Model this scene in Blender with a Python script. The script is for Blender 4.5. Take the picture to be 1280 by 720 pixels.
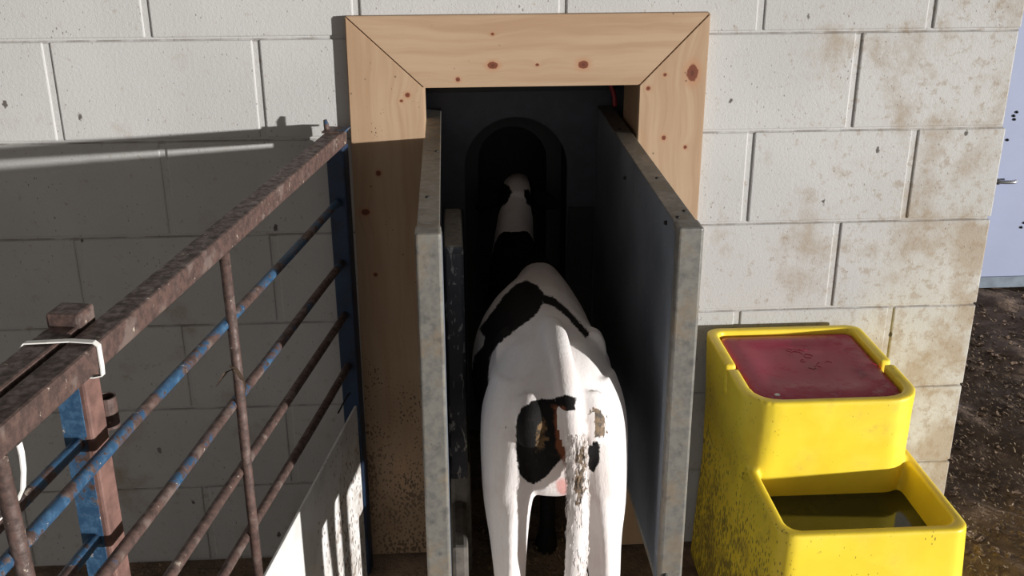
import bpy, bmesh, math, random
import numpy as np
from mathutils import Vector, Matrix

for o in list(bpy.data.objects):
    bpy.data.objects.remove(o)
scene = bpy.context.scene
COL = scene.collection
R = random.Random(7)

# ------------------------------------------------------------------ camera, light, exposure
FPX = 1325.9
CAM = np.array([0.0, -2.3916, 1.6778])
RM = np.array([[0.9982034, -0.05981739, -0.00344195],      # right
               [-0.02482757, -0.36066111, -0.93236643],    # down
               [0.05453035, 0.9307768, -0.36149826]])      # forward
cd = bpy.data.cameras.new('camera')
cd.sensor_width = 36.0
cd.lens = FPX / 1280 * 36
cd.clip_start = 0.05
cam = bpy.data.objects.new('camera', cd)
COL.objects.link(cam)
mw = Matrix.Identity(4)
for i in range(3):
    mw[i][0] = RM[0][i]; mw[i][1] = -RM[1][i]; mw[i][2] = -RM[2][i]; mw[i][3] = CAM[i]
cam.matrix_world = mw
scene.camera = cam

w = bpy.data.worlds.new('sky'); scene.world = w
w.use_nodes = True
w.node_tree.nodes['Background'].inputs[0].default_value = (1.0, 0.965, 0.925, 1)
w.node_tree.nodes['Background'].inputs[1].default_value = 0.54

sd = bpy.data.lights.new('low_sun', 'SUN')
sd.energy = 5.6
sd.color = (1.0, 0.985, 0.96)
sd.angle = math.radians(1.3)
sun = bpy.data.objects.new('low_sun', sd)
COL.objects.link(sun)
sun.rotation_euler = Vector((-1.52, 1.0, -0.086)).to_track_quat('-Z', 'Y').to_euler()
sun.location = (8, -6, 2)

scene.view_settings.view_transform = 'Standard'
scene.view_settings.look = 'None'
scene.view_settings.exposure = 0.0
scene.view_settings.gamma = 1.0
scene.view_settings.use_curve_mapping = False

def project(P):
    """world points (n,3) -> photo pixels (n,2)"""
    q = (np.asarray(P) - CAM) @ RM.T
    return np.stack([640 + FPX * q[:, 0] / q[:, 2], 360 + FPX * q[:, 1] / q[:, 2]], 1)

# ------------------------------------------------------------------ node helpers
class Mat:
    def __init__(s, name, rough=0.6, metal=0.0, spec=0.5):
        s.m = bpy.data.materials.new(name); s.m.use_nodes = True
        s.t = s.m.node_tree; s.b = s.t.nodes['Principled BSDF']
        s.b.inputs['Roughness'].default_value = rough
        s.b.inputs['Metallic'].default_value = metal
        s.b.inputs['Specular IOR Level'].default_value = spec
        s.pos = s.n('ShaderNodeNewGeometry').outputs['Position']
    def n(s, typ, **kw):
        nd = s.t.nodes.new(typ)
        for k, v in kw.items(): setattr(nd, k, v)
        return nd
    def put(s, sock, v):
        if isinstance(v, bpy.types.NodeSocket): s.t.links.new(v, sock)
        elif isinstance(v, (tuple, list)) and len(v) == 3 and sock.type == 'RGBA': sock.default_value = (*v, 1)
        else: sock.default_value = v
    def math(s, op, a, b=0.0, c=None, clamp=False):
        nd = s.n('ShaderNodeMath', operation=op); nd.use_clamp = clamp
        s.put(nd.inputs[0], a); s.put(nd.inputs[1], b)
        if c is not None: s.put(nd.inputs[2], c)
        return nd.outputs[0]
    def mapping(s, scale=(1, 1, 1), vec=None, rot=(0, 0, 0), loc=(0, 0, 0)):
        nd = s.n('ShaderNodeMapping'); s.put(nd.inputs['Vector'], vec or s.pos)
        nd.inputs['Scale'].default_value = scale; nd.inputs['Rotation'].default_value = rot; nd.inputs['Location'].default_value = loc
        return nd.outputs[0]
    def noise(s, scale, detail=3, vec=None, rough=0.55, dist=0.0, col=False):
        nd = s.n('ShaderNodeTexNoise'); s.put(nd.inputs['Vector'], vec or s.pos)
        nd.inputs['Scale'].default_value = scale; nd.inputs['Detail'].default_value = detail
        nd.inputs['Roughness'].default_value = rough; nd.inputs['Distortion'].default_value = dist
        return nd.outputs['Color' if col else 'Fac']
    def voro(s, scale, vec=None, rnd=1.0):
        nd = s.n('ShaderNodeTexVoronoi'); s.put(nd.inputs['Vector'], vec or s.pos)
        nd.inputs['Scale'].default_value = scale; nd.inputs['Randomness'].default_value = rnd
        return nd
    def step(s, x, lo, hi, a=0.0, b=1.0):
        nd = s.n('ShaderNodeMapRange', interpolation_type='SMOOTHSTEP')
        s.put(nd.inputs[0], x)
        nd.inputs[1].default_value = lo; nd.inputs[2].default_value = hi
        nd.inputs[3].default_value = a; nd.inputs[4].default_value = b
        return nd.outputs[0]
    def mix(s, f, a, b):
        nd = s.n('ShaderNodeMix', data_type='RGBA')
        s.put(nd.inputs[0], f); s.put(nd.inputs[6], a); s.put(nd.inputs[7], b)
        return nd.outputs[2]
    def bump(s, h, strength=0.3, dist=0.002, normal=None):
        nd = s.n('ShaderNodeBump'); s.put(nd.inputs['Height'], h)
        nd.inputs['Strength'].default_value = strength; nd.inputs['Distance'].default_value = dist
        if normal is not None: s.put(nd.inputs['Normal'], normal)
        return nd.outputs[0]
    def warp(s, amt):
        nd = s.n('ShaderNodeVectorMath', operation='MULTIPLY_ADD')
        s.put(nd.inputs[0], s.noise(60, 3, col=True)); nd.inputs[1].default_value = (amt,) * 3; s.put(nd.inputs[2], s.pos)
        return nd.outputs[0]
    def attr(s, name):
        return s.n('ShaderNodeAttribute', attribute_name=name).outputs['Fac']
    def sep(s):
        nd = s.n('ShaderNodeSeparateXYZ'); s.put(nd.inputs[0], s.pos); return nd.outputs
    def out(s, col=None, normal=None, rough=None):
        if col is not None: s.put(s.b.inputs['Base Color'], col)
        if normal is not None: s.put(s.b.inputs['Normal'], normal)
        if rough is not None: s.put(s.b.inputs['Roughness'], rough)
        return s.m

def m_block(mortar=False):
    m = Mat('painted_mortar' if mortar else 'painted_block', 0.75, 0, 0.25)
    x, y, z = m.sep()
    tone = m.noise(2.3, 3)
    col = m.mix(m.step(tone, .35, .65), (.455, .447, .432), (.50, .492, .476))
    # brown rubbed dirt, heavier towards the passage end of the wall
    zone = m.math('ADD', m.step(x, .50, 1.25, -.045, .095), m.step(z, .3, 1.5, .03, -.035))
    st = m.math('ADD', m.noise(6.5, 6, rough=.62), zone)
    st2 = m.math('ADD', m.noise(38, 5, rough=.7), m.math('MULTIPLY', zone, .6))
    col = m.mix(m.math('MULTIPLY', m.step(st, .52, .72), .68), col, (.31, .24, .165))
    col = m.mix(m.math('MULTIPLY', m.step(st2, .545, .70), .55), col, (.29, .22, .15))
    # flecks
    v = m.voro(80, m.mapping((1, 1, .55), rot=(0, .6, 0)))
    big = m.noise(9, 2)
    thr = m.math('SUBTRACT', v.outputs['Distance'], m.math('MULTIPLY', big, .26))
    col = m.mix(m.math('MULTIPLY', m.step(thr, -.02, -.07), .6), col, (.10, .07, .05))
    v2 = m.voro(17, m.mapping((1, 1, .6), rot=(0, -.5, 0)))
    gate = m.step(v2.outputs["Color"], .78, .80)
    col = m.mix(m.math('MULTIPLY', m.math('MULTIPLY', m.step(m.math('ADD', v2.outputs['Distance'], m.math('MULTIPLY', m.noise(160, 1), .12)), .17, .13), gate), .85), col, (.05, .035, .025))
    if mortar:
        fz = m.math('FRACT', m.math('DIVIDE', z, .225))
        line = m.math('MULTIPLY', m.step(fz, .0, .014, 0, 1), m.step(fz, .018, .03, 1, 0))
        bed = m.math('GREATER_THAN', m.math('ABSOLUTE', m.math('SUBTRACT', fz, .5)), .468)
        lower = m.math('GREATER_THAN', fz, .5)
        g = m.math('MULTIPLY', m.math('MULTIPLY', bed, lower), m.step(m.noise(14, 3), .35, .6, .1, .6))
        col = m.mix(g, col, (.10, .075, .055))
    h = m.math('ADD', m.noise(130, 4, rough=.65), m.math('MULTIPLY', m.noise(420, 2), .5))
    return m.out(col, m.bump(h, .45, .0022))

def m_wood(horizontal, knots=(), seed=0.0, dirty=0.0):
    m = Mat('pine_board', 0.62, 0, 0.3)
    x, y, z = m.sep()
    kd = None
    for (kx, kz, r, el) in knots:
        dx = m.math('SUBTRACT', x, kx); dz = m.math('SUBTRACT', z, kz)
        if el != 1: dz = m.math('DIVIDE', dz, el)
        d = m.math('DIVIDE', m.math('SQRT', m.math('ADD', m.math('MULTIPLY', dx, dx), m.math('MULTIPLY', dz, dz))), r)
        kd = d if kd is None else m.math('MINIMUM', kd, d)
    warp = m.noise(4.0, 2, vec=m.mapping((1, 1, 1), loc=(seed, 0, seed)))
    if kd is not None:
        pull = m.math('DIVIDE', .012, m.math('ADD', kd, .6))
    else:
        pull = 0.0
    acr = z if horizontal else x
    alo = x if horizontal else z
    cx = m.n('ShaderNodeCombineXYZ')
    m.put(cx.inputs[0], m.math('MULTIPLY', alo, 1.3)); m.put(cx.inputs[1], m.math('ADD', m.math('ADD', m.math('MULTIPLY', acr, 26), m.math('MULTIPLY', warp, 1.3)), m.math('MULTIPLY', pull, 60)))
    cx.inputs[2].default_value = seed
    g = m.noise(1.6, 4, vec=cx.outputs[0], rough=.6)
    cx2 = m.n('ShaderNodeCombineXYZ')
    m.put(cx2.inputs[0], m.math('MULTIPLY', alo, 8)); m.put(cx2.inputs[1], m.math('MULTIPLY', acr, 320)); m.put(cx2.inputs[2], y)
    fine = m.noise(1.0, 3, vec=cx2.outputs[0])
    col = m.mix(m.step(g, .34, .70), (.425, .295, .190), (.36, .230, .138))
    col = m.mix(m.math('MULTIPLY', m.step(fine, .5, .75), .22), col, (.40, .27, .16))
    col = m.mix(m.math('MULTIPLY', m.step(m.noise(7, 4), .52, .75), .35), col, (.38, .27, .17))
    if kd is not None:
        kn = m.math('ADD', kd, m.math('MULTIPLY', m.math('SUBTRACT', m.noise(140, 2), .5), .5))
        col = m.mix(m.math('MULTIPLY', m.step(kn, 2.3, .9), .45), col, (.40, .17, .08))
        col = m.mix(m.step(kn, 1.1, .85), col, (.155, .045, .022))
        col = m.mix(m.math('MULTIPLY', m.step(kn, .5, .1), .6), col, (.06, .02, .012))
    v = m.voro(60)
    g2 = m.step(v.outputs['Color'], .80, .83)
    col = m.mix(m.math('MULTIPLY', m.math('MULTIPLY', m.step(v.outputs['Distance'], .24, .12), g2), .75), col, (.07, .045, .03))
    if dirty:
        low = m.step(z, .80, .15, 0, 1)
        v3 = m.voro(150, m.mapping((1, 1, .6), vec=m.warp(.012)))
        sp = m.math('ADD', v3.outputs['Distance'], m.math('MULTIPLY', m.math('SUBTRACT', .62, low), .45))
        sp = m.math('ADD', sp, m.math('MULTIPLY', m.math('SUBTRACT', m.noise(11, 3), .5), 1.1))
        col = m.mix(m.math('MULTIPLY', m.step(sp, .33, .2), .9), col, (.03, .022, .016))
        col = m.mix(m.math('MULTIPLY', m.step(z, .95, .1, 0, .65), m.step(m.noise(9, 4), .3, .6, .5, 1)), col, (.17, .115, .07))
    return m.out(col, m.bump(fine, .15, .001))

def m_galv():
    m = Mat('galvanised_steel', 0.5, 0.35, 0.5)
    n1 = m.noise(16, 5, rough=.65); n2 = m.noise(70, 4, rough=.7)
    col = m.mix(m.step(n2, .35, .7), (.205, .195, .172), (.14, .138, .128))
    col = m.mix(m.math('MULTIPLY', m.step(n1, .48, .66), .6), col, (.205, .155, .10))
    col = m.mix(m.math('MULTIPLY', m.step(m.noise(30, 4), .58, .68), .5), col, (.085, .08, .075))
    return m.out(col, m.bump(n2, .15, .001), m.step(n1, .3, .7, .42, .7))

def m_sheet():
    m = Mat('painted_sheet', 0.5, 0.0, 0.4)
    n1 = m.noise(5, 4); n2 = m.noise(60, 3)
    col = m.mix(m.step(n1, .35, .7), (.155, .175, .205), (.105, .118, .142))
    col = m.mix(m.math('MULTIPLY', m.step(n2, .58, .7), .4), col, (.25, .25, .25))
    return m.out(col, m.bump(m.noise(8, 2), .2, .004))

def m_gate(rust):
    m = Mat('rusty_blue_paint', 0.6, 0.0, 0.4)
    n1 = m.noise(11, 5, rough=.65); n2 = m.noise(75, 5, rough=.7)
    blue = m.mix(m.step(n2, .4, .7), (.024, .068, .135), (.055, .13, .225))
    rc = m.mix(m.step(n2, .35, .65), (.118, .072, .060), (.055, .034, .029))
    rc = m.mix(m.math('MULTIPLY', m.step(m.noise(28, 4), .54, .66), .5), rc, (.20, .155, .135))
    k = m.math('ADD', n1, m.math('MULTIPLY', m.math('SUBTRACT', n2, .5), .5))
    col = m.mix(m.step(k, .53 - .22 * rust + .08, .58 - .22 * rust + .08), blue, rc)
    col = m.mix(m.math('MULTIPLY', m.step(m.noise(48, 4, rough=.7), .64, .70), .8), col, (.50, .42, .34))
    return m.out(col, m.bump(n2, .5, .0015), m.step(n2, .3, .7, .42, .8))

def m_yellow():
    m = Mat('yellow_polythene', 0.38, 0.0, 0.45)
    x, y, z = m.sep()
    n1 = m.noise(7, 4)
    col = m.mix(m.step(n1, .4, .75), (.92, .70, .05), (.84, .61, .04))
    # splashes of muck, thick on the flank by the stall and towards the ground
    zone = m.math('ADD', m.math('MULTIPLY', m.step(x, .67, .615, 0, .34), m.step(z, .62, .30, .15, 1)), m.step(z, .45, .0, 0, .20))
    v = m.voro(120, m.mapping((1, 1, .45), vec=m.warp(.010)))
    sp = m.math('SUBTRACT', m.math('ADD', v.outputs['Distance'], m.math('MULTIPLY', m.math('SUBTRACT', m.noise(13, 3), .5), -.9)), zone)
    col = m.mix(m.math('MULTIPLY', m.step(sp, .08, -.06), .75), col, (.11, .075, .03))
    st = m.math('ADD', m.noise(10, 5, rough=.65), m.math('MULTIPLY', zone, .35))
    col = m.mix(m.math('MULTIPLY', m.step(st, .60, .78), .5), col, (.33, .22, .05))
    v2 = m.voro(15)
    g = m.step(v2.outputs['Color'], .80, .83)
    d2 = m.math('ADD', v2.outputs['Distance'], m.math('MULTIPLY', m.noise(130, 2), .15))
    col = m.mix(m.math('MULTIPLY', m.math('MULTIPLY', m.step(d2, .20, .14), g), .85), col, (.10, .06, .03))
    return m.out(col, m.bump(m.noise(55, 3), .12, .002), m.step(st, .4, .7, .34, .65))

def m_lid():
    m = Mat('red_plastic', 0.35, 0.0, 0.25)
    n1 = m.noise(10, 5, rough=.65)
    x, y, z = m.sep()
    col = m.mix(m.step(n1, .35, .7), (.33, .010, .045), (.38, .016, .060))
    edge = m.math('ADD', m.step(y, -.28, -.37, 0, .13), m.step(x, .88, .94, 0, .09))
    du = m.math('ADD', m.noise(22, 6, rough=.72), edge)
    col = m.mix(m.math('MULTIPLY', m.step(du, .66, .84), .45), col, (.50, .30, .33))
    col = m.mix(m.math('MULTIPLY', m.step(m.noise(17, 4), .60, .75), .5), col, (.10, .025, .03))
    return m.out(col, m.bump(m.noise(40, 3), .1, .002), m.step(du, .5, .75, .28, .6))

def m_plain(name, col, rough=.6, metal=0.0, var=.25, scale=20, spec=.5):
    m = Mat(name, rough, metal, spec)
    n = m.noise(scale, 4, rough=.65)
    c2 = tuple(c * (1 - var) for c in col)
    return m.out(m.mix(m.step(n, .35, .68), col, c2), m.bump(n, .12, .002))

def m_board():
    m = Mat('white_sheet_board', 0.5, 0, .4)
    x, y, z = m.sep()
    v = m.voro(85, m.mapping((1, 1, .55), vec=m.warp(.012)))
    near = m.step(y, -.62, -.38, -.34, .06)
    low = m.step(z, .5, .2, -.10, .05)
    sp = m.math('SUBTRACT', m.math('ADD', v.outputs['Distance'], m.math('MULTIPLY', m.math('SUBTRACT', .5, m.noise(16, 3)), .8)), m.math('ADD', near, low))
    col = m.mix(m.step(m.noise(12, 4), .4, .7), (.74, .73, .71), (.62, .60, .57))
    col = m.mix(m.math('MULTIPLY', m.step(sp, .25, .14), .9), col, (.115, .07, .045))
    sm = m.math('ADD', m.noise(20, 5, rough=.7), m.math('ADD', near, low))
    col = m.mix(m.math('MULTIPLY', m.step(sm, .52, .68), .45), col, (.33, .25, .19))
    return m.out(col, m.bump(m.noise(60, 2), .1, .002))

def m_mud():
    m = Mat('trodden_mud', 0.85, 0, .2)
    n1 = m.noise(9, 6, rough=.68); n2 = m.noise(55, 5, rough=.7)
    col = m.mix(m.step(n1, .38, .65), (.30, .208, .145), (.165, .115, .084))
    col = m.mix(m.math('MULTIPLY', m.step(n2, .55, .7), .6), col, (.30, .225, .15))
    col = m.mix(m.math('MULTIPLY', m.step(m.noise(3.5, 3), .52, .66), .35), col, (.17, .14, .125))
    return m.out(col, m.bump(m.math('ADD', n2, m.math('MULTIPLY', n1, 2)), .8, .012), m.step(n1, .35, .65, .5, .9))

def m_calf():
    m = Mat('calf_coat', 0.75, 0, .15)
    fn = m.noise(85, 4, rough=.65); fs = m.noise(300, 2, vec=m.mapping((1, .6, .25)))
    jit = m.math('MULTIPLY', m.math('SUBTRACT', m.math('ADD', m.math('MULTIPLY', fn, .6), m.math('MULTIPLY', fs, .4)), .5), .9)
    big = m.noise(10, 4)
    white = m.mix(m.step(big, .40, .72), (.78, .735, .715), (.70, .63, .60))
    white = m.mix(m.math('MULTIPLY', m.step(fs, .5, .75), .18), white, (.58, .50, .46))
    col = m.mix(m.step(m.math('ADD', m.attr('pink'), jit), -.15, .45), white, (.66, .36, .33))
    black = m.mix(m.step(fn, .5, .75), (.007, .0065, .0065), (.015, .012, .011))
    col = m.mix(m.step(m.math('ADD', m.attr('black'), jit), -.10, .10), col, black)
    muck = m.mix(m.step(fn, .42, .62), (.17, .105, .052), (.040, .029, .018))
    jm = m.math('MULTIPLY', m.math('SUBTRACT', m.math('ADD', m.math('MULTIPLY', m.noise(60, 3), .7), m.math('MULTIPLY', fs, .3)), .5), 3.6)
    col = m.mix(m.math('MULTIPLY', m.step(m.math('ADD', m.attr('muck'), jm), -.05, .25), .92), col, muck)
    col = m.mix(m.math('MULTIPLY', m.step(m.math('ADD', m.attr('sore'), m.math('MULTIPLY', jm, .4)), -.1, .4), .85), col, (.22, .075, .035))
    return m.out(col, m.bump(m.math('ADD', fs, fn), .35, .002))

MB = m_block(); MM = m_block(True)
GALV = m_galv(); SHEET = m_sheet()
RUSTY = m_gate(2.2); MIXED = m_gate(.55); WORN = m_gate(.95); NAVYPAINT = m_plain('old_navy_paint', (.012, .036, .085), .5, var=.6, scale=9); REDRUST = m_plain('red_oxide', (.20, .105, .085), .7, var=.45, scale=30); BLUE = m_gate(.2)
YEL = m_yellow(); RED = m_lid()
BOARD = m_board(); MUD = m_mud(); CALF = m_calf()
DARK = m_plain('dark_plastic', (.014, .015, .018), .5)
NAVY = m_plain('dark_blue_panel', (.050, .056, .076), .5, scale=14)
BLACKBOX = None
STRAP = m_plain('white_nylon', (.78, .76, .72), .4, var=.1)
DOORM = m_plain('lavender_paint', (.335, .375, .525), .5, var=.06, scale=4)
KICK = m_plain('grey_kick_plate', (.20, .24, .29), .5, var=.3, scale=15)
CHROME = m_plain('steel_handle', (.55, .55, .56), .28, .9, var=.1)
BOLT = m_plain('dark_bolt', (.03, .028, .026), .5, .5)
CEILM = m_plain('fibre_cement_roof', (.22, .215, .21), .9)
STRAWM = m_plain('straw', (.27, .195, .12), .8, var=.65, scale=40)
DEAD = m_plain('dead_leaf', (.13, .085, .055), .8)
RIBBON = m_plain('red_cable', (.35, .02, .03), .5)
CONC = m_plain('dirty_concrete', (.13, .115, .10), .85, var=.5)

def m_blackbox():
    m = Mat('scuffed_black_plastic', .4, 0, .5)
    x, y, z = m.sep()
    nrm = m.n('ShaderNodeNewGeometry').outputs['Normal']
    sp = m.n('ShaderNodeSeparateXYZ'); m.put(sp.inputs[0], nrm)
    col = m.mix(m.step(m.noise(20, 3), .4, .7), (.075, .086, .108), (.05, .058, .075))
    sc = m.noise(26, 3, vec=m.mapping((3.2, 1, 1)), rough=.6, dist=.8)
    col = m.mix(m.math('MULTIPLY', m.step(sc, .60, .625), .8), col, (.50, .51, .52))
    dust = m.math('MULTIPLY', m.step(sp.outputs[2], .5, .9), m.step(m.noise(90, 4, rough=.7), .35, .55, .35, .9))
    col = m.mix(dust, col, (.30, .27, .22))
    return m.out(col)
BLACKBOX = m_blackbox()

# ------------------------------------------------------------------ mesh helpers
def link(name, me, mat=None, parent=None, smooth=False):
    o = bpy.data.objects.new(name, me); COL.objects.link(o)
    if mat and not me.materials: me.materials.append(mat)
    if parent: o.parent = parent
    if smooth:
        for p in me.polygons: p.use_smooth = True
    return o

def from_bm(name, bm, mat=None, parent=None, smooth=False):
    bmesh.ops.recalc_face_normals(bm, faces=bm.faces)
    me = bpy.data.meshes.new(name); bm.to_mesh(me); bm.free()
    return link(name, me, mat, parent, smooth)

def bm_box(bm, x0, x1, y0, y1, z0, z1, bevel=0.0, seg=1, mtx=None):
    r = bmesh.ops.create_cube(bm, size=1.0)
    vs = r['verts']
    for v in vs:
        v.co = Vector(((x0 + x1) / 2 + v.co.x * (x1 - x0), (y0 + y1) / 2 + v.co.y * (y1 - y0), (z0 + z1) / 2 + v.co.z * (z1 - z0)))
    if bevel:
        es = list({e for v in vs for e in v.link_edges})
        rb = bmesh.ops.bevel(bm, geom=es, offset=bevel, segments=seg, affect='EDGES', profile=.5)
        vs = list({v for f in rb['faces'] for v in f.verts} | {v for v in vs if v.is_valid})
    if mtx is not None:
        for v in vs: v.co = mtx @ v.co
    return vs

def box(name, x0, x1, y0, y1, z0, z1, mat, parent=None, bevel=0.0, seg=2, mtx=None):
    bm = bmesh.new(); bm_box(bm, x0, x1, y0, y1, z0, z1, bevel, seg, mtx)
    return from_bm(name, bm, mat, parent)

def bm_tube(bm, pts, radii, n=14, cap=True, asp=None, up=None):
    """loft of ellipses along a path; radii: scalar, list, or list of (ra, rb)"""
    pts = [Vector(p) for p in pts]
    if not isinstance(radii, (list, tuple)): radii = [radii] * len(pts)
    rings = []
    ref = Vector(up) if up else None
    for i, p in enumerate(pts):
        t = (pts[min(i + 1, len(pts) - 1)] - pts[max(i - 1, 0)]).normalized()
        if ref is None:
            ref = Vector((1, 0, 0)) if abs(t.x) < .8 else Vector((0, 0, 1))
        a = (ref - t * ref.dot(t)).normalized(); b = t.cross(a)
        if not up: ref = a
        r = radii[i]; ra, rb = r if isinstance(r, (tuple, list)) else (r, r)
        rings.append([bm.verts.new(p + a * ra * math.cos(2 * math.pi * k / n) + b * rb * math.sin(2 * math.pi * k / n)) for k in range(n)])
    for A, B in zip(rings, rings[1:]):
        for k in range(n):
            bm.faces.new((A[k], A[(k + 1) % n], B[(k + 1) % n], B[k]))
    if cap:
        bm.faces.new(rings[0]); bm.faces.new(rings[-1])
    return rings

def tube(name, pts, radii, mat, parent=None, n=14, cap=True, up=None):
    bm = bmesh.new(); bm_tube(bm, pts, radii, n, cap, up=up)
    o = from_bm(name, bm, mat, parent, True)
    return o

def smooth_pts(pts, k=8):
    """Catmull-Rom resample of tuples of any length"""
    P = [np.array(p, float) for p in pts]
    P = [2 * P[0] - P[1]] + P + [2 * P[-1] - P[-2]]
    out = []
    for i in range(1, len(P) - 2):
        for j in range(k):
            t = j / k
            out.append(.5 * ((2 * P[i]) + (-P[i - 1] + P[i + 1]) * t + (2 * P[i - 1] - 5 * P[i] + 4 * P[i + 1] - P[i + 2]) * t * t + (-P[i - 1] + 3 * P[i] - 3 * P[i + 1] + P[i + 2]) * t ** 3))
    out.append(P[-2])
    return out

def empty(name, loc=(0, 0, 0)):
    o = bpy.data.objects.new(name, None); COL.objects.link(o); o.location = loc
    o.empty_display_size = .05
    return o

def tag(o, label=None, cat=None, group=None, kind=None):
    if label: o['label'] = label
    if cat: o['category'] = cat
    if group: o['group'] = group
    if kind: o['kind'] = kind
    return o

def bake(o):
    """replace the object's mesh by its modified mesh"""
    dg = bpy.context.evaluated_depsgraph_get(); dg.update()
    me = bpy.data.meshes.new_from_object(o.evaluated_get(dg))
    o.modifiers.clear(); old = o.data; o.data = me
    bpy.data.meshes.remove(old)
    for p in me.polygons: p.use_smooth = True
    return o

# ------------------------------------------------------------------ the setting
# floor: trodden mud, gently uneven, finer where it is seen
def build_floor():
    bm = bmesh.new()
    xs = [-9, -6, -4, -2.5] + [-1.6 + .1 * i for i in range(28)] + [1.2 + .025 * i for i in range(57)] + [2.8, 3.4, 4.5, 6, 9, 14]
    ys = [-14, -10, -7, -5, -3.5, -2.6] + [-2.0 + .1 * i for i in range(17)] + [-.35 + .025 * i for i in range(87)] + [2.0, 2.5, 4, 6]
    rr = np.random.RandomState(3)
    ph = rr.rand(40, 3)
    grid = []
    for y in ys:
        row = []
        for x in xs:
            h = 0
            if x > 1.15:
                for k in range(40):
                    fx, fy = (ph[k, 0] - .5) * (14 + k * 2.2), (ph[k, 1] - .5) * (14 + k * 2.2)
                    h += math.sin(fx * x * 2 + fy * y * 2 + ph[k, 2] * 6.28) * .012 / (1 + k * .13)
                h *= min(1, (x - 1.15) / .3) * .30
                h = min(max(h, -.025), .025)
            row.append(bm.verts.new((x, y, h)))
        grid.append(row)
    for a, b in zip(grid, grid[1:]):
        for i in range(len(xs) - 1):
            bm.faces.new((a[i], a[i + 1], b[i + 1], b[i]))
    return tag(from_bm('floor', bm, MUD, None, True), kind='structure')
floor = build_floor()

# block wall: courses of 0.225, faces at Y = 0, cut for the stall doorway
TH = .20
WX0, WX1 = -3.35, 1.304
OX0, OX1 = -.085, .455
wall = empty('wall_back', (0, 0, 0)); tag(wall, kind='structure')
bm = bmesh.new()
for (a, b, z0, z1) in ((WX0, OX0, -.02, 2.475), (OX1, WX1 - .004, -.02, 2.475), (OX0, OX1, 1.275, 2.475)):
    bm_box(bm, a, b, .0035, TH, z0, z1)
from_bm('mortar', bm, MM, wall)
for k in range(11):
    z0 = .225 * k; z1 = z0 + .225
    if k % 2 == 1:       # joints seen at -0.871, -0.421, 0.93
        js = [-.871 + .45 * i for i in range(-6, 4)] + [.93]
    else:                # joints seen at -0.65, -0.196, 0.257, 0.70, 1.09
        js = [-.65 + .4525 * i for i in range(-6, 3)] + [.70, 1.09]
    js = sorted([j for j in js if WX0 < j < WX1 - .05])
    js = [WX0] + js + [WX1]
    for a, b in zip(js, js[1:]):
        segs = [(a, b, a != WX0, b != WX1)]
        if z0 < 1.2:
            out = []
            for (p, q, l, r) in segs:
                if q <= OX0 or p >= OX1: out.append((p, q, l, r))
                else:
                    if p < OX0 - .03: out.append((p, OX0, l, False))
                    if q > OX1 + .03: out.append((OX1, q, False, r))
            segs = out
        for (p, q, l, r) in segs:
            jo = R.uniform(-.0008, .0008)
            wob = R.uniform(-.0025, .0025)
            bm = bmesh.new()
            bm_box(bm, p + (.0075 if l else 0), q - (.0075 if r else 0) + (R.uniform(-.006, .004) if q == WX1 else 0), jo, TH - .002,
                   z0 + .0036, z1 - .0036, .0034, 2)
            from_bm('block', bm, MB, wall)

# roof over the pen, open towards the low sun behind the camera
roof = box('ceiling', -7, 6.5, -4.6, 4.5, 3.0, 3.06, CEILM); tag(roof, kind='structure')
# far wall and door across the passage
fw = box('wall_passage', -.5, 6.5, 1.80, 1.95, -.05, 3.0, CEILM); tag(fw, kind='structure')
door = box('door_1', 2.12, 3.10, 1.766, 1.81, .012, 2.02, DOORM, None, .003); tag(door, kind='structure')
box('kick_plate', 2.123, 3.097, 1.758, 1.7665, .012, .062, KICK, door, .001)
bm = bmesh.new()
bm_tube(bm, [(2.262, 1.768, .492), (2.262, 1.735, .492)], .012, 16)
bm_tube(bm, smooth_pts([(2.262, 1.738, .492), (2.29, 1.73, .492), (2.325, 1.73, .492), (2.338, 1.742, .492)], 6), .0085, 12)
from_bm('handle', bm, CHROME, door, True)
bm = bmesh.new()
for (hx, hz) in ((2.30, .745), (2.295, .76), (2.305, .775), (2.285, .66), (2.42, .30), (2.41, .28)):
    bm_tube(bm, [(hx, 1.7665, hz), (hx + .004, 1.762, hz + .004)], .005, 6)
from_bm('muck_splash', bm, BOLT, door)

# ------------------------------------------------------------------ mitred pine frame
FX0, FX1, IX0, IX1 = -.222, .580, -.057, .428
FZ, IZ = 1.397, 1.240
FT = .022
frame = empty('doorway_frame', ((FX0 + FX1) / 2, -FT / 2, 0))
tag(frame, 'mitred pine board frame nailed around the stall opening in the block wall', 'door frame')
def plank(name, poly, mat, y0=-FT, y1=.002):
    bm = bmesh.new()
    A = [bm.verts.new((x, y0, z)) for x, z in poly]; B = [bm.verts.new((x, y1, z)) for x, z in poly]
    bm.faces.new(A); bm.faces.new(B[::-1])
    for i in range(len(poly)):
        j = (i + 1) % len(poly); bm.faces.new((A[i], B[i], B[j], A[j]))
    bmesh.ops.bevel(bm, geom=list(bm.edges), offset=.0018, segments=2, affect='EDGES')
    o = from_bm(name, bm, mat, frame)
    o.matrix_parent_inverse = Matrix.Translation(-frame.location)
    return o
W_TOP = m_wood(True, [(.098, 1.288, .0115, .7), (.300, 1.287, .0115, .8), (.020, 1.258, .005, 1), (.197, 1.288, .004, .8), (.098, 1.356, .004, .8)], 1.0)
W_L = m_wood(False, [(-.093, 1.225, .0055, 1), (-.107, 1.212, .004, .8), (-.166, 1.047, .006, 1.1), (-.20, .955, .010, .8), (-.185, .80, .005, 1)], 4.0, 1.0)
W_R = m_wood(False, [(.547, 1.265, .013, 1.5), (.485, 1.262, .004, 1), (.448, 1.232, .005, 1), (.489, 1.118, .005, 1.1), (.540, 1.095, .004, 1.1)], 8.0)
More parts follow.
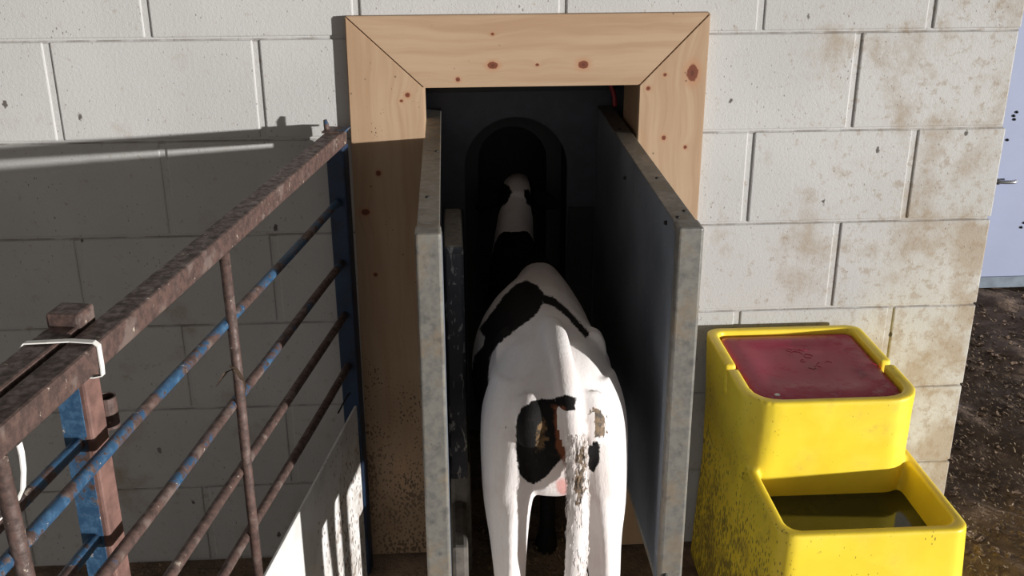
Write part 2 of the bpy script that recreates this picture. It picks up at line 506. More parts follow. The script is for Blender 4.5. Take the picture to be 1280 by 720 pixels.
W_J = m_wood(False, [], 12.0, 0)
g = .0008
plank('frame_board', [(FX0 + g, FZ), (FX1 - g, FZ), (IX1 - g, IZ), (IX0 + g, IZ)], W_TOP)
plank('frame_board', [(FX0, FZ - g), (IX0, IZ - g), (IX0 - .002, .014), (FX0 - .012, .014)], W_L)
plank('frame_board', [(FX1, FZ - g), (FX1 - .002, .014), (IX1, .014), (IX1, IZ - g)], W_R)
for nm, a in (('jamb_lining', (IX1 + .0005, IX1 + .022, .0, .19, .014, IZ + .02)), ('jamb_lining', (IX0 - .022, IX0 - .0005, .0, .19, .014, IZ + .02)),
              ('head_lining', (IX0, IX1, .003, .19, IZ + .0005, IZ + .02))):
    o = box(nm, *a, W_J, frame, .001, 1); o.matrix_parent_inverse = Matrix.Translation(-frame.location)

# ------------------------------------------------------------------ feeding stall
stall = empty('feeding_stall', (.18, 0, 0))
tag(stall, 'galvanised calf feeding stall with two side panels running through the doorway', 'feeding stall')
SINV = Matrix.Translation(-stall.location)
def sp(o):
    o.matrix_parent_inverse = SINV; return o
TOPZ = 1.127
for side, (x0, x1, zb) in enumerate(((-.0605, -.0215, .400), (.3795, .4185, .385))):
    # hollow panel: skin towards the calf, galvanised channel along the top and outer edge
    inner = x1 if side == 0 else x0
    sgn = 1 if side == 0 else -1
    pan = sp(box('side_panel', x0 + .003, x1 - .003, -.68, .305, zb, TOPZ - .004, SHEET, stall, .002))
    def sub(o):
        return o
    sub(box('top_channel', x0, x1, -.678, .307, TOPZ - .0035, TOPZ, GALV, pan, .0015))
    sub(box('top_channel', x0 if side == 0 else x1 - .003, x0 + .003 if side == 0 else x1, -.678, .307, TOPZ - .05, TOPZ - .003, GALV, pan, .001))
    sub(box('front_upright', x0 - .0025, x1 + .0025, -.724, -.676, 0.0, TOPZ + .003, GALV, pan, .005, 3))
    lipx = inner
    sub(box('folded_lip', min(lipx, lipx + sgn * .0035), max(lipx, lipx + sgn * .0035), -.700, -.672, .02, TOPZ - .01, SHEET, pan, .001))
    bm = bmesh.new()
    bm_tube(bm, [((x0 + x1) / 2, -.69, zb), ((x0 + x1) / 2, .30, zb)], .0185, 14)
    from_bm('bottom_rail', bm, GALV, pan, True)
    spots = [(.3955, .03), (.409, -.62), (.390, -.655), (.402, -.40)] if side else [(-.030, -.15), (-.045, -.50)]
    for (rx, ry) in spots:
        bm = bmesh.new(); bm_tube(bm, [(rx, ry, TOPZ - .001), (rx, ry, TOPZ + .0025)], [.0048, .0035], 8); from_bm('rivet', bm, BOLT, pan, True)
    if side:
        for (ry, rz) in ((-.60, 1.10), (-.15, 1.06)):
            bm = bmesh.new(); bm_tube(bm, [(x0 + .004, ry, rz), (x0 - .002, ry, rz)], [.0048, .0035], 8); from_bm('rivet', bm, BOLT, pan, True)
        bm = bmesh.new(); bm_tube(bm, [(.388, -.722, .435), (.388, -.7265, .435)], [.0055, .0045], 10); from_bm('bolt', bm, BOLT, pan, True)
# scuffed black box on the inside of one panel
cb = sp(box('feeder_box', -.020, .021, -.33, -.06, .42, .972, BLACKBOX, stall, .006, 3))
box('box_face', -.016, .0165, -.3345, -.329, .44, .955, BLACKBOX, cb, .002)
# dark plate behind the doorway with an arched head opening
BY = .315
def arch_pts(x0, x1, zb, zt, n=20):
    r = (x1 - x0) / 2; cx = (x0 + x1) / 2; zc = zt - r
    return [(x1, zb)] + [(cx + r * math.cos(math.pi * i / n), zc + r * math.sin(math.pi * i / n)) for i in range(n + 1)] + [(x0, zb)]
def arch_plate(name, ox0, ox1, oz1, hole, y0, y1, mat, parent):
    bm = bmesh.new()
    n = len(hole)
    outer = []
    for i, (x, z) in enumerate(hole):
        if i == 0: outer.append((ox1, hole[0][1]))
        elif i == n - 1: outer.append((ox0, hole[-1][1]))
        else:
            t = (i - 1) / (n - 3)
            if t < .25: outer.append((ox1, hole[1][1] + (oz1 - hole[1][1]) * t / .25))
            elif t <= .75: outer.append((ox1 + (ox0 - ox1) * (t - .25) / .5, oz1))
            else: outer.append((ox0, oz1 + (hole[1][1] - oz1) * (t - .75) / .25))
    for y in (y0, y1):
        pass
    H0 = [bm.verts.new((x, y0, z)) for x, z in hole]; H1 = [bm.verts.new((x, y1, z)) for x, z in hole]
    O0 = [bm.verts.new((x, y0, z)) for x, z in outer]; O1 = [bm.verts.new((x, y1, z)) for x, z in outer]
    for i in range(n - 1):
        bm.faces.new((H0[i], H0[i + 1], O0[i + 1], O0[i])); bm.faces.new((H1[i], O1[i], O1[i + 1], H1[i + 1]))
        bm.faces.new((H0[i], H1[i], H1[i + 1], H0[i + 1])); bm.faces.new((O0[i], O0[i + 1], O1[i + 1], O1[i]))
    bm.faces.new((H0[0], O0[0], O1[0], H1[0])); bm.faces.new((H0[-1], H1[-1], O1[-1], O0[-1]))
    return from_bm(name, bm, mat, parent)
plate = sp(arch_plate('back_plate', -.10, .47, 1.30, arch_pts(.035, .305, .02, 1.10), BY, BY + .012, NAVY, stall))
arch_plate('arch_hood', -.02, .36, 1.16, arch_pts(.075, .265, .10, 1.04), BY + .16, BY + .20, DARK, plate)
box('hood_side', -.02, .034, BY + .012, BY + .55, .02, 1.16, DARK, plate)
box('hood_side', .306, .36, BY + .012, BY + .55, .02, 1.16, DARK, plate)
box('hood_back', -.02, .36, BY + .55, BY + .57, .02, 1.16, DARK, plate)
box('hood_roof', -.02, .36, BY + .012, BY + .57, 1.101, 1.16, DARK, plate)
box('lower_strip', .309, .378, BY - .006, BY + .001, .05, .855, DARK, plate, .001)  # dark strips over the lower plate, either side of the arch
box('lower_strip', -.02, .031, BY - .006, BY + .001, .05, .855, DARK, plate, .001)
box('top_strip', -.055, .426, BY - .012, BY + .001, 1.168, 1.180, DARK, plate, .001)
# unseen enclosure added behind the wall to keep light out of the stall
hs = empty('stall_light_block', (.185, .6, 0)); tag(hs, 'unseen dark enclosure added behind the block wall to keep light out of the stall end', 'light block')
for a in ((-.40, -.38, .202, 1.3, 0, 1.5), (.75, .77, .202, 1.3, 0, 1.5), (-.40, .77, 1.3, 1.32, 0, 1.5), (-.40, .77, .202, 1.32, 1.5, 1.52)):
    o = box('light_block_side', *a, DARK, hs); o.matrix_parent_inverse = Matrix.Translation(-hs.location)
# stepped kerb inside the stall, dark wet concrete
kb = sp(box('stall_kerb', -.020, .030, -.10, .30, 0, .33, CONC, stall, .01))
box('stall_kerb_step', -.021, .018, -.30, -.1, 0, .22, CONC, kb, .01)
# red cable end hanging by the head lining
cb2 = tube('red_cable', smooth_pts([(.400, .27, 1.245), (.403, .265, 1.20), (.415, .26, 1.165), (.418, .255, 1.135)], 6), .006, RIBBON, None, 8)
tag(cb2, 'short red cable hanging in the top corner of the stall doorway', 'cable')

# ------------------------------------------------------------------ gates
A = 0.171548
GD = Vector((math.sin(A), math.cos(A), 0)); GN = Vector((math.cos(A), -math.sin(A), 0)); G0 = Vector((-.248, -.05, 0))
GM = Matrix(((-GD.x, GN.x, 0, G0.x), (-GD.y, GN.y, 0, G0.y), (0, 0, 1, 0), (0, 0, 0, 1)))   # (s towards viewer, o, z) -> world
def gbox(name, s0, s1, o0, o1, z0, z1, mat, parent, bevel=.003):
    o = box(name, s0, s1, o0, o1, z0, z1, mat, None, bevel, 2, GM); o.parent = parent
    return o
def gtube(name, pts, r, mat, parent, n=12):
    o = tube(name, [GM @ Vector(p) for p in pts], r, mat, None, n); o.parent = parent
    return o
def sag(s0, s1, o, z, k=7, amp=.002):
    return [(s0 + (s1 - s0) * i / k, o + (R.uniform(-amp, amp) if 0 < i < k else 0), z + (R.uniform(-amp, amp) if 0 < i < k else 0)) for i in range(k + 1)]
RZ = (1.000, .855, .727, .597)
gate = empty('livestock_gate'); tag(gate, 'rusty blue tubular gate meeting the pine frame, white board along its foot', 'gate', 'tubular gates beside the stall')
gbox('top_rail', .0, 1.80, -.0195, .0195, 1.124, 1.158, RUSTY, gate, .004)
gbox('end_post', -.002, .040, -.0205, .0205, .0, 1.126, NAVYPAINT, gate, .004)
gbox('end_post', 1.76, 1.80, -.0205, .0205, .0, 1.120, MIXED, gate, .004)
for z, mt in zip(RZ, (MIXED, WORN, RUSTY, RUSTY)):
    gtube('rail', smooth_pts(sag(.035, 1.77, 0, z), 3), .0088, mt, gate)
gtube('upright_bar', [(.735, .010, 1.122), (.738, .013, .9), (.742, .013, .7), (.745, .014, .512)], .0088, RUSTY, gate)
gtube('upright_bar', [(1.375, .010, 1.122), (1.37, .013, .9), (1.368, .013, .7), (1.366, .014, .512)], .0095, RUSTY, gate)
gbox('top_plate', -.006, .048, -.024, .026, 1.1575, 1.1615, MIXED, gate, .001)
gtube('top_knob', [(.026, -.018, 1.160), (.026, -.019, 1.172), (.022, -.022, 1.182)], [.006, .006, .004], MIXED, gate, 8)

gate2 = empty('livestock_gate'); tag(gate2, 'rusty tubular gate with a capped square post, strapped behind the first gate', 'gate', 'tubular gates beside the stall')
O2 = -.0455
gbox('top_rail', 1.088, 2.1, O2 - .0195, O2 + .0195, 1.120, 1.160, RUSTY, gate2, .004)
ep = gbox('end_post', 1.094, 1.134, O2 - .0205, O2 + .0205, .0, 1.122, REDRUST, gate2, .004)
gbox('paint_face', 1.1335, 1.1352, O2 - .019, O2 + .012, .10, 1.115, BLUE, ep, 0)
gbox('end_cap', 1.084, 1.126, O2 - .022, O2 + .022, 1.135, 1.176, RUSTY, gate2, .004)
for z in RZ:
    gtube('rail', smooth_pts(sag(1.13, 2.09, O2, z), 3), .0088, MIXED, gate2)
gbox('end_post', 2.06, 2.1, O2 - .0205, O2 + .0205, .0, 1.122, MIXED, gate2, .004)
def ring_tube(name, c, r, th, z0, z1, mat, parent):
    bm = bmesh.new(); n = 20
    L = []
    for rr, z in ((r, z0), (r, z1), (r - th, z1), (r - th, z0)):
        L.append([bm.verts.new(GM @ Vector((c[0] + rr * math.cos(6.2832 * k / n), c[1] + rr * math.sin(6.2832 * k / n), z))) for k in range(n)])
    for a_ in range(4):
        P, Q = L[a_], L[(a_ + 1) % 4]
        for k in range(n): bm.faces.new((P[k], P[(k + 1) % n], Q[(k + 1) % n], Q[k]))
    o = from_bm(name, bm, mat, None, False); o.parent = parent
    return o
ring_tube('hinge_socket', (1.060, O2 + .0035), .0135, .0025, .985, 1.030, RUSTY, gate2)
gbox('socket_bracket', 1.066, 1.096, O2 - .003, O2 + .004, .975, 1.015, RUSTY, gate2, .001)

# white strap tying the two top rails
def band(name, path, width, th, mat, parent=None):
    bm = bmesh.new()
    prev = None
    rows = []
    for i, p in enumerate(path):
        s, o, z = p[:3]
        a, b = path[max(i - 1, 0)], path[min(i + 1, len(path) - 1)]
        t = Vector((0, b[1] - a[1], b[2] - a[2])); t = t.normalized() if t.length > 1e-6 else Vector((0, 1, 0))
        nn = Vector((0, -t.z, t.y))
        c = Vector((s, o, z))
        sh = p[3] if len(p) > 3 else 0
        rows.append([bm.verts.new(GM @ (c + Vector((q * width / 2 + sh, 0, 0)) + nn * e * th / 2)) for q, e in ((-1, -1), (1, -1), (1, 1), (-1, 1))])
    for P, Q in zip(rows, rows[1:]):
        for k in range(4): bm.faces.new((P[k], P[(k + 1) % 4], Q[(k + 1) % 4], Q[k]))
    bm.faces.new(rows[0]); bm.faces.new(rows[-1])
    return from_bm(name, bm, mat, parent, False)
e_ = .0016
st = band('tie_strap', [(1.185, O2 - .021, 1.115), (1.185, O2 - .021, 1.158), (1.183, O2 - .017, 1.1625), (1.178, O2 + .01, 1.163), (1.170, -.012, 1.1620), (1.168, .016, 1.1605), (1.168, .0212, 1.156), (1.168, .0214, 1.128), (1.168, .0208, 1.117), (1.170, .012, 1.1155), (1.178, O2 + .01, 1.1165), (1.185, O2 - .019, 1.1155)], .0085, .0016, STRAP)
tag(st, 'white plastic strap tied around the top rails of both gates', 'strap')
st2 = band('tie_strap', [(1.352, .0205, 1.126), (1.352, .0212, 1.114), (1.354, .021, 1.095), (1.358, .019, 1.075), (1.364, .014, 1.063), (1.376, .006, 1.054), (1.39, -.002, 1.047)], .0085, .0016, STRAP)
tag(st2, 'loose white strap end hanging below the rusty top rail', 'strap')
# dead leaf caught on the rail
lf = empty('dead_leaf'); tag(lf, 'curled brown dead leaf caught where rail and upright bar meet', 'leaf')
def leafmesh(name, pts, mat, parent, wds):
    bm = bmesh.new(); L = []
    for (s, o, z), wd in zip(pts, wds):
        c = GM @ Vector((s, o, z)); L.append((bm.verts.new(c + Vector((wd, 0, wd * .3))), bm.verts.new(c + Vector((0, -wd * .5, 0))), bm.verts.new(c - Vector((wd, 0, -wd * .3)))))
    for P, Q in zip(L, L[1:]):
        bm.faces.new((P[0], P[1], Q[1], Q[0])); bm.faces.new((P[1], P[2], Q[2], Q[1]))
    bmesh.ops.solidify(bm, geom=list(bm.faces), thickness=.0008)
    o = from_bm(name, bm, mat, None, True); o.parent = parent; o.matrix_parent_inverse = Matrix.Translation(-parent.location)
    return o
leafmesh('leaf_blade', [(.735, .018, .868), (.735, .020, .885), (.742, .018, .905), (.748, .012, .925), (.756, .006, .935)], DEAD, lf, (.002, .004, .006, .005, .001))
leafmesh('leaf_stalk', [(.748, .012, .925), (.77, .006, .928), (.80, .0, .918)], DEAD, lf, (.002, .003, .001))
lf.location = GM @ Vector((.74, .016, .868)); 
for ch in lf.children: ch.matrix_parent_inverse = Matrix.Translation(-lf.location)

# white splash board along the foot of the gate
bd = box('splash_board', .046, 1.55, .0098, .0158, .004, .494, BOARD, None, .0012, 1, GM)
tag(bd, 'white sheet board spattered with muck, standing against the gate foot', 'board')
# thin black wire near the post
tube('wire', [GM @ Vector(p) for p in smooth_pts([(.03, .0, .524), (.06, -.004, .522), (.13, -.006, .517)], 5)], .0022, BOLT, gate, 6)

# ------------------------------------------------------------------ yellow drinking trough
def rrect(x0, x1, y0, y1, rf, rb, n=7):
    """rounded rectangle, rf radius at the y0 (front) corners, rb at the back"""
    pts = []
    for (cx, cy, r, a0) in ((x1 - rf, y0 + rf, rf, -90), (x1 - rb, y1 - rb, rb, 0), (x0 + rb, y1 - rb, rb, 90), (x0 + rf, y0 + rf, rf, 180)):
        for i in range(n + 1):
            a = math.radians(a0 + 90 * i / n); pts.append((cx + r * math.cos(a), cy + r * math.sin(a)))
    return pts
def loft(bm, loops, cap0=True, cap1=True):
    rows = [[bm.verts.new((x, y, z)) for x, y in pts] for pts, z in loops]
    n = len(rows[0])
    for P, Q in zip(rows, rows[1:]):
        for k in range(n): bm.faces.new((P[k], P[(k + 1) % n], Q[(k + 1) % n], Q[k]))
    if cap0: bm.faces.new(rows[0])
    if cap1: bm.faces.new(rows[-1])
trough = empty('drinking_trough', (.81, -.34, 0)); tag(trough, 'yellow plastic drinking trough with covered float tank against the block wall', 'trough')
TINV = Matrix.Translation(-trough.location)
bm = bmesh.new()
loft(bm, [(rrect(.608, 1.040, -.690, -.028, .05, .03), .0), (rrect(.612, 1.034, -.684, -.028, .045, .03), .10), (rrect(.624, 1.022, -.668, -.028, .038, .03), .35), (rrect(.629, 1.016, -.662, -.028, .036, .03), .468),
          (rrect(.650, .996, -.640, -.385, .030, .030), .468), (rrect(.668, .976, -.622, -.395, .030, .03), .38), (rrect(.676, .968, -.612, -.400, .03, .03), .30)])
base = from_bm('t1', bm)
bm = bmesh.new()
loft(bm, [(rrect(.622, .990, -.408, -.028, .05, .03), .30), (rrect(.620, .994, -.418, -.026, .055, .03), .455), (rrect(.613, .998, -.430, -.024, .075, .035), .60), (rrect(.612, .999, -.432, -.024, .075, .035), .640),
          (rrect(.638, .974, -.408, -.048, .055, .022), .640), (rrect(.640, .972, -.406, -.05, .053, .02), .588)])
head = from_bm('t2', bm)
for cb_ in ((.55, .6235, -.256, -.238, .578, .70), (.60, 1.1, -.256, -.238, .602, .70)):
    bm = bmesh.new(); bm_box(bm, *cb_); cut = from_bm('t3', bm)
    mdf = head.modifiers.new('b', 'BOOLEAN'); mdf.operation = 'DIFFERENCE'; mdf.object = cut; mdf.solver = 'EXACT'
    bake(head); bpy.data.objects.remove(cut)
bm = bmesh.new(); bm.from_mesh(base.data); bm.from_mesh(head.data); bm.to_mesh(base.data); bm.free()
rm = base.modifiers.new('r', 'REMESH'); rm.mode = 'VOXEL'; rm.voxel_size = .0042
sm = base.modifiers.new('s', 'SMOOTH'); sm.iterations = 7; sm.factor = .5
bake(base)
bpy.data.objects.remove(head)
base.name = 'tank'; base.data.name = 'tank'; base.data.materials.clear(); base.data.materials.append(YEL)
base.parent = trough; base.matrix_parent_inverse = TINV
bm = bmesh.new()
def lidz(x, y): return 0
loft(bm, [(rrect(.6415, .9705, -.4045, -.0515, .052, .02), .594), (rrect(.6415, .9705, -.4045, -.0515, .052, .02), .622), (rrect(.645, .967, -.401, -.055, .050, .02), .6275), (rrect(.655, .957, -.391, -.065, .046, .02), .630),
          (rrect(.690, .922, -.345, -.10, .04, .02), .6305), (rrect(.705, .907, -.33, -.115, .035, .02), .6275), (rrect(.74, .87, -.29, -.15, .03, .02), .627)])
lid = from_bm('lid', bm, RED, trough, True); lid.matrix_parent_inverse = TINV
# worn moulded rings on the lid
bm = bmesh.new()
for (cx, cy, r, a0, a1) in ((.822, -.125, .020, 200, 470), (.822, -.125, .012, 230, 430), (.80, -.165, .016, 20, 190), (.825, -.175, .010, 0, 300), (.79, -.14, .007, 0, 280), (.84, -.225, .012, 90, 250), (.815, -.235, .009, 180, 400), (.86, -.215, .008, 0, 180), (.805, -.20, .006, 60, 330)):
    pts = [(cx + r * math.cos(math.radians(a0 + (a1 - a0) * i / 14)), cy + r * math.sin(math.radians(a0 + (a1 - a0) * i / 14)), .6274) for i in range(15)]
    bm_tube(bm, pts, .0006, 6)
mk = from_bm('moulded_mark', bm, RED, lid, True)
bm = bmesh.new(); bm_tube(bm, [(.693, -.372, .6295), (.693, -.372, .6318)], [.008, .004], 8, up=(1, 0, 0))
from_bm('dropping', bm, STRAP, lid, True)
# water
mw_ = Mat('trough_water', .08, 0, .3)
mw_.out(mw_.mix(mw_.step(mw_.noise(6, 4), .4, .65), (.030, .032, .014), (.016, .015, .010)), mw_.bump(mw_.noise(9, 2), .05, .004))
bm = bmesh.new(); loft(bm, [(rrect(.655, .990, -.632, -.386, .03, .03), .315), (rrect(.655, .990, -.632, -.386, .03, .03), .402)])
wt = from_bm('water', bm, mw_.m, trough); wt.matrix_parent_inverse = TINV

# ------------------------------------------------------------------ calf
def build_calf():
    bm = bmesh.new()
    # trunk sections: y, centre x, half width, bottom z, top z, squareness
    T = [(-.682, .192, .028, .700, .775), (-.670, .191, .058, .640, .792), (-.645, .189, .086, .580, .812), (-.605, .187, .109, .550, .830), (-.545, .186, .125, .530, .842), (-.48, .186, .132, .510, .848),
         (-.42, .184, .136, .500, .848), (-.33, .177, .138, .470, .838), (-.23, .176, .142, .440, .825), (-.13, .186, .128, .425, .813), (-.05, .201, .098, .425, .806), (.01, .205, .078, .425, .801), (.07, .193, .078, .43, .800),
         (.14, .170, .084, .46, .806), (.20, .161, .068, .53, .815), (.27, .161, .055, .63, .838), (.34, .170, .048, .72, .868), (.39, .176, .046, .77, .885)]
    T = smooth_pts(T, 4)
    n = 28; rows = []
    for (y, cx, wd, zb, zt) in T:
        zc = zb + (zt - zb) * .56
        row = []
        for k in range(n):
            a = 2 * math.pi * k / n
            c, s = math.cos(a), math.sin(a)
            ex = .80
            px = cx + wd * math.copysign(abs(c) ** ex, c)
            up = (zt - zc) if s > 0 else (zc - zb)
            # roof-like back over the loins
            pz = zc + up * math.copysign(abs(s) ** (1.05 if s > 0 else .85), s)
            row.append(bm.verts.new((px, y, pz)))
        rows.append(row)
    for P, Q in zip(rows, rows[1:]):
        for k in range(n): bm.faces.new((P[k], P[(k + 1) % n], Q[(k + 1) % n], Q[k]))
    bm.faces.new(rows[0]); bm.faces.new(rows[-1])
    def limb(path, k=5, n=18):
        S = smooth_pts(path, k)
        bm_tube(bm, [p[:3] for p in S], [(p[3], p[4]) for p in S], n, up=(1, 0, 0))
    # hind legs (x, y, z, half width, half depth)
    for (cx, sx, hy) in ((.097, 1, 0.0), (.277, -1, -.005)):
        limb([(cx + .030 * sx, -.52 + hy, .760, .062, .105), (cx + .016 * sx, -.540 + hy, .70, .067, .117), (cx + .008 * sx, -.557 + hy, .62, .063, .112), (cx - .002 * sx, -.578 + hy, .54, .050, .090),
              (cx - .003 * sx, -.610 + hy, .465, .038, .058), (cx - .003 * sx, -.648 + hy, .405, .031, .041), (cx - .002 * sx, -.662 + hy, .35, .027, .032), (cx, -.658 + hy, .25, .022, .024),
              (cx, -.650 + hy, .13, .022, .024), (cx, -.64 + hy, .085, .028, .030), (cx, -.62 + hy, .05, .028, .032), (cx, -.605 + hy, .022, .031, .041), (cx, -.60 + hy, .0, .032, .043)])
        # hamstring ridge down to the point of the hock
        limb([(cx + .004 * sx, -.645 + hy, .58, .020, .02), (cx - .001 * sx, -.662 + hy, .50, .014, .016), (cx - .003 * sx, -.680 + hy, .435, .012, .013), (cx - .003 * sx, -.680 + hy, .405, .014, .014)])
    # front legs
    for (cx, sx) in ((.115, 1), (.235, -1)):
        limb([(cx + .01 * sx, .03, .60, .042, .075), (cx, .02, .50, .040, .060), (cx, .025, .40, .032, .040), (cx, .03, .31, .028, .032), (cx, .03, .27, .028, .031), (cx, .035, .17, .021, .022), (cx, .035, .095, .022, .024),
              (cx, .045, .055, .025, .028), (cx, .06, .02, .030, .038), (cx, .062, 0, .031, .040)])
    # hook bones and pins
    for sx in (-1, 1):
        limb([(.186 + .082 * sx, -.50, .795, .028, .045), (.186 + .090 * sx, -.46, .785, .022, .045), (.184 + .08 * sx, -.41, .775, .02, .04)])
        limb([(.189 + .052 * sx, -.635, .770, .03, .035), (.189 + .058 * sx, -.663, .745, .026, .028), (.189 + .058 * sx, -.668, .70, .02, .022)])
    # head: poll to muzzle
    limb([(.172, .35, .835, .044, .045), (.178, .40, .850, .046, .046), (.182, .45, .845, .046, .048), (.188, .50, .835, .044, .048), (.194, .55, .818, .038, .042), (.198, .60, .80, .034, .036), (.199, .63, .79, .030, .030), (.199, .645, .785, .018, .02)])
    # ears
    for sx in (-1, 1):
        S = smooth_pts([(.178 + .033 * sx, .405, .848, .014, .012), (.178 + .058 * sx, .397, .844, .024, .009), (.178 + .086 * sx, .388, .834, .026, .007), (.178 + .115 * sx, .380, .818, .009, .005)], 4)
        bm_tube(bm, [p[:3] for p in S], [(p[3], p[4]) for p in S], 14, up=(0, 0, 1))
    # tail
    S = smooth_pts([(.186, -.45, .838, .020, .018), (.188, -.52, .853, .023, .020), (.190, -.585, .852, .023, .020), (.196, -.645, .828, .021, .018), (.203, -.686, .780, .020, .017), (.211, -.704, .71, .0195, .017), (.216, -.710, .63, .019, .018),
                    (.217, -.713, .55, .021, .019), (.214, -.716, .47, .021, .018), (.210, -.717, .41, .018, .016), (.208, -.716, .345, .006, .006)], 5)
    bm_tube(bm, [p[:3] for p in S], [(p[3], p[4]) for p in S], 16, up=(1, 0, 0))
    # small bag between the thighs
    bmesh.ops.create_uvsphere(bm, u_segments=14, v_segments=10, radius=.032, matrix=Matrix.Translation((.190, -.575, .582)))
    for v in bm.verts:
        x, y, z = v.co
        t = min(1, max(0, z / .5)); t = t * t * (3 - 2 * t)
        v.co = (.183 + (x - .187) * .97, y - .06, z + .032 * t)
    o = from_bm('calf', bm)
    rm = o.modifiers.new('r', 'REMESH'); rm.mode = 'VOXEL'; rm.voxel_size = .0048
    sm = o.modifiers.new('s', 'SMOOTH'); sm.iterations = 9; sm.factor = .5
    bake(o)
    return o
calf = build_calf()
me = calf.data; me.name = 'calf'
me.materials.clear(); me.materials.append(CALF)
NV = len(me.vertices)
co = np.empty(NV * 3, dtype=np.float64); me.vertices.foreach_get('co', co); co = co.reshape(-1, 3)
px = project(co)
def poly_sd(P, poly):
    """signed distance in photo pixels, positive inside"""
    poly = np.array(poly, float); n = len(poly)
    dmin = np.full(len(P), 1e9); ins = np.zeros(len(P), bool)
    for i in range(n):
        a = poly[i]; b = poly[(i + 1) % n]; ab = b - a
        t = np.clip(((P - a) @ ab) / (ab @ ab), 0, 1)
        dmin = np.minimum(dmin, np.linalg.norm(P - (a + t[:, None] * ab), axis=1))
        cr = ((a[1] > P[:, 1]) != (b[1] > P[:, 1]))
        with np.errstate(divide='ignore', invalid='ignore'):
            xi = a[0] + (P[:, 1] - a[1]) * ab[0] / (ab[1] if ab[1] else 1e-9)
        ins ^= cr & (P[:, 0] < xi)
    return np.where(ins, dmin, -dmin)
X, Y, Z = co.T
def zz(pts, ox, oy, k): return [(ox + a / k, oy + b / k) for a, b in pts]
PA = zz([(350, 108), (400, 130), (432, 170), (427, 215), (400, 258), (370, 290), (320, 320), (270, 360), (222, 400), (192, 450), (182, 510), (184, 640), (176, 740), (150, 735), (120, 690), (98, 640), (100, 560), (118, 450), (160, 402), (166, 365), (140, 330), (200, 250), (250, 180), (300, 130)], 560, 320, 3.6)
PB = zz([(425, 172), (470, 183), (520, 222), (570, 272), (640, 350), (620, 370), (540, 280), (480, 228), (425, 210)], 560, 320, 3.6)
PC = zz([(345, 245), (372, 228), (400, 222), (432, 222), (455, 250), (468, 300), (468, 380), (440, 405), (412, 440), (375, 463), (340, 442), (328, 400), (325, 300), (332, 265)], 500, 400, 2.25)
PD = zz([(432, 220), (470, 210), (495, 218), (490, 262), (465, 275), (445, 255)], 500, 400, 2.25)
PE = zz([(530, 345), (560, 340), (562, 400), (545, 428), (528, 415)], 500, 400, 2.25)
tail = (np.abs(X - .207) < .031) & (Y < -.743) & (Z < .812) | ((Y < -.66) & (np.abs(X - .191) < .025) & (Z > .847))
rear = (Y < -.55) & ~tail
K = 10.0
blk = np.full(NV, -9.0)
fwd = Y > -.60
def put(mask, sd):
    global blk
    blk = np.where(mask, np.maximum(blk, sd), blk)
put(fwd, poly_sd(px, PA) / K)
put(fwd, poly_sd(px, PB) / K)
put(rear, poly_sd(px, PC) / K)
put(rear, poly_sd(px, PD) / K)
put(rear, poly_sd(px, PE) / K)
# right flank, shoulders, and the underside of the ribs are black
put(fwd, np.minimum((.16 - np.abs(Y + .18)) * 60, (X - .282) * 60))
put(fwd, np.minimum((Y + .055 - .05 * (X - .18)) * 60, (.150 + .012 * np.sin(X * 70) - Y) * 60))
put(fwd, np.minimum((Y + .11) * 60, (.63 - Z) * 60))
# ears and cheeks
put(Y > .27, (np.abs(X - .175) - .033) * 90)
put(Y > .2, poly_sd(px, [(622, 228), (636, 232), (640, 240), (634, 254), (622, 260)]) / K)
put(Y > .2, poly_sd(px, [(654, 238), (660, 236), (668, 252), (667, 262), (658, 254)]) / K)
mk_ = np.full(NV, -9.0)
mk_ = np.where(rear, np.maximum(mk_, poly_sd(px, [(728, 500), (748, 504), (764, 518), (764, 545), (748, 560), (738, 552), (726, 530)]) / K - .7), mk_)
mk_ = np.where(tail, np.maximum(mk_, poly_sd(px, [(704, 540), (745, 535), (748, 620), (735, 648), (705, 650), (700, 600)]) / K - 1.7), mk_)
mk_ = np.where(rear, np.maximum(mk_, poly_sd(px, [(622, 525), (640, 528), (640, 540), (620, 540)]) / K - .9), mk_)
mk_ = np.where(rear, np.maximum(mk_, poly_sd(px, PC) / K - 2.5), mk_)
sore = np.where(rear, poly_sd(px, [(690, 505), (708, 508), (712, 570), (708, 592), (701, 575), (694, 560)]) / K, -9)
pink = np.where(rear, poly_sd(px, [(694, 600), (704, 596), (712, 600), (713, 616), (704, 622), (695, 616)]) / K, -9)
pink = np.maximum(pink, np.where(Y > .55, 1.0, -9))
for nm, arr in (('black', blk), ('muck', mk_), ('sore', sore), ('pink', pink)):
    at = me.attributes.new(nm, 'FLOAT', 'POINT'); at.data.foreach_set('value', np.clip(arr, -9, 9).astype(np.float32))
tag(calf, 'white calf with black patches standing rear first in the feeding stall', 'calf')
# hanging hair of the tail, tufted
bm = bmesh.new()
for i in range(1300):
    z0 = R.uniform(.405, .775); a = R.uniform(0, 6.283)
    f = (z0 - .405) / .37
    cx, cy = .206 + .006 * math.sin(f * 3.1), -.775 + .012 * f * f
    r0 = .0155
    p0 = Vector((cx + r0 * math.cos(a), cy + r0 * math.sin(a), z0))
    L_ = R.uniform(.018, .040)
    out = Vector((math.cos(a), math.sin(a), 0)) * R.uniform(.001, .006) + Vector((R.uniform(-.003, .003), 0, 0))
    p1 = p0 + Vector((0, 0, -L_ * .5)) + out * .9
    p2 = p0 + Vector((0, 0, -L_)) + out * .7
    bm_tube(bm, [p0, p1, p2], [.0007, .0006, .0002], 3, False)
th = from_bm('tail_hair', bm, None, calf, True)
tme = th.data
c2 = np.empty(len(tme.vertices) * 3); tme.vertices.foreach_get('co', c2); c2 = c2.reshape(-1, 3)
p2 = project(c2)
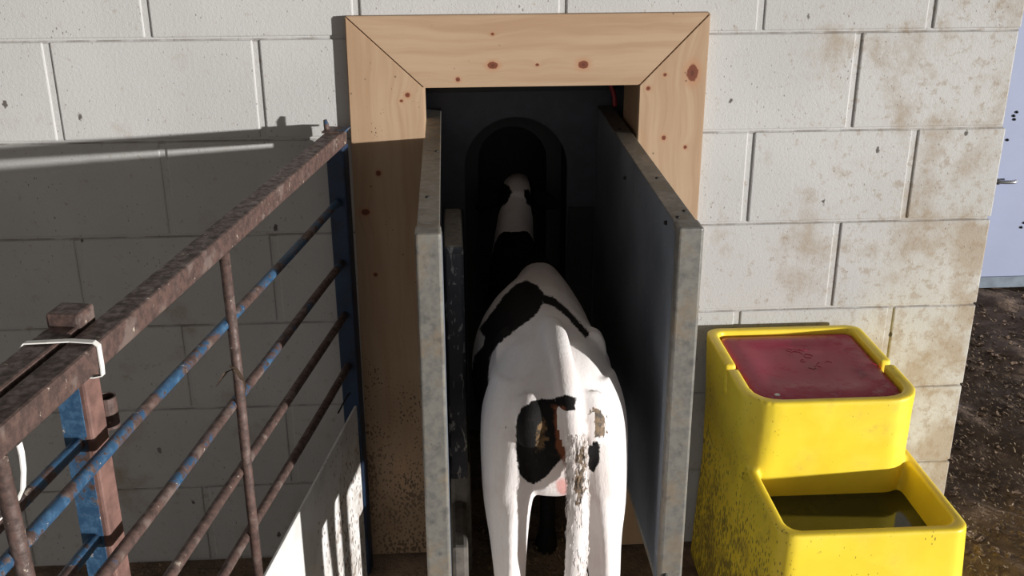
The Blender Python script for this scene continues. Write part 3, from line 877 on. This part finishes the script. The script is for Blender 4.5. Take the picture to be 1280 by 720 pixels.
tm = poly_sd(p2, [(708, 535), (750, 530), (750, 622), (735, 648), (705, 648), (702, 600)]) / K - 1.8
for nm, arr in (('black', np.full(len(c2), -9.)), ('muck', tm), ('sore', np.full(len(c2), -9.)), ('pink', np.full(len(c2), -9.))):
    at = tme.attributes.new(nm, 'FLOAT', 'POINT'); at.data.foreach_set('value', arr.astype(np.float32))
tme.materials.append(CALF)
th['kind'] = 'stuff'

# ------------------------------------------------------------------ straw trodden into the floor
bm = bmesh.new()
def straw(n, x0, x1, y0, y1, lmin=.006, lmax=.024):
    for i in range(n):
        x = R.uniform(x0, x1); y = R.uniform(y0, y1); a = R.uniform(0, 6.283); L = R.uniform(lmin, lmax); t = R.uniform(-.25, .25)
        d = Vector((math.cos(a), math.sin(a), t)); p = Vector((x, y, R.uniform(.004, .014)))
        side = Vector((-d.y, d.x, 0)) * R.uniform(.0010, .0026)
        q = p + d * L; mid = (p + q) / 2 + Vector((0, 0, R.uniform(.001, .006)))
        vs = [bm.verts.new(v) for v in (p - side, p + side, mid + side, mid - side, q + side, q - side)]
        bm.faces.new((vs[0], vs[1], vs[2], vs[3])); bm.faces.new((vs[3], vs[2], vs[4], vs[5]))
straw(3600, 1.31, 2.0, -.45, 1.74)
straw(2600, 1.31, 2.6, -.45, 1.74)
tag(from_bm('floor_straw', bm, STRAWM), 'chopped straw trodden into the mud of the passage beside the wall end', 'straw', kind='stuff')
bm = bmesh.new(); straw(700, -.9, -.32, -.30, -.012, .006, .02)
tag(from_bm('floor_straw', bm, STRAWM), 'straw crumbs on the floor at the wall foot behind the gate', 'straw', kind='stuff')
bm = bmesh.new(); straw(900, .04, .37, -.55, .1)
tag(from_bm('floor_straw', bm, STRAWM), 'straw on the stall floor under the calf', 'straw', kind='stuff')

# clods of trodden muck in the passage
bm = bmesh.new()
for i in range(1500):
    x = R.uniform(1.31, 2.5); y = R.uniform(-.45, 1.70); r = R.choice((.005, .006, .008, .010, .013)) * R.uniform(.7, 1.2)
    res = bmesh.ops.create_icosphere(bm, subdivisions=1, radius=r, matrix=Matrix.Translation((x, y, R.uniform(.002, .010))) @ Matrix.Rotation(R.uniform(0, 6.28), 4, 'Z') @ Matrix.Diagonal((R.uniform(.8, 1.9), 1, .40, 1)))
    for v in res['verts']: v.co += Vector((R.uniform(-.3, .3), R.uniform(-.3, .3), R.uniform(-.3, .3))) * r
tag(from_bm('muck_clods', bm, MUD), 'small clods of trodden muck on the passage floor', 'muck', kind='stuff')
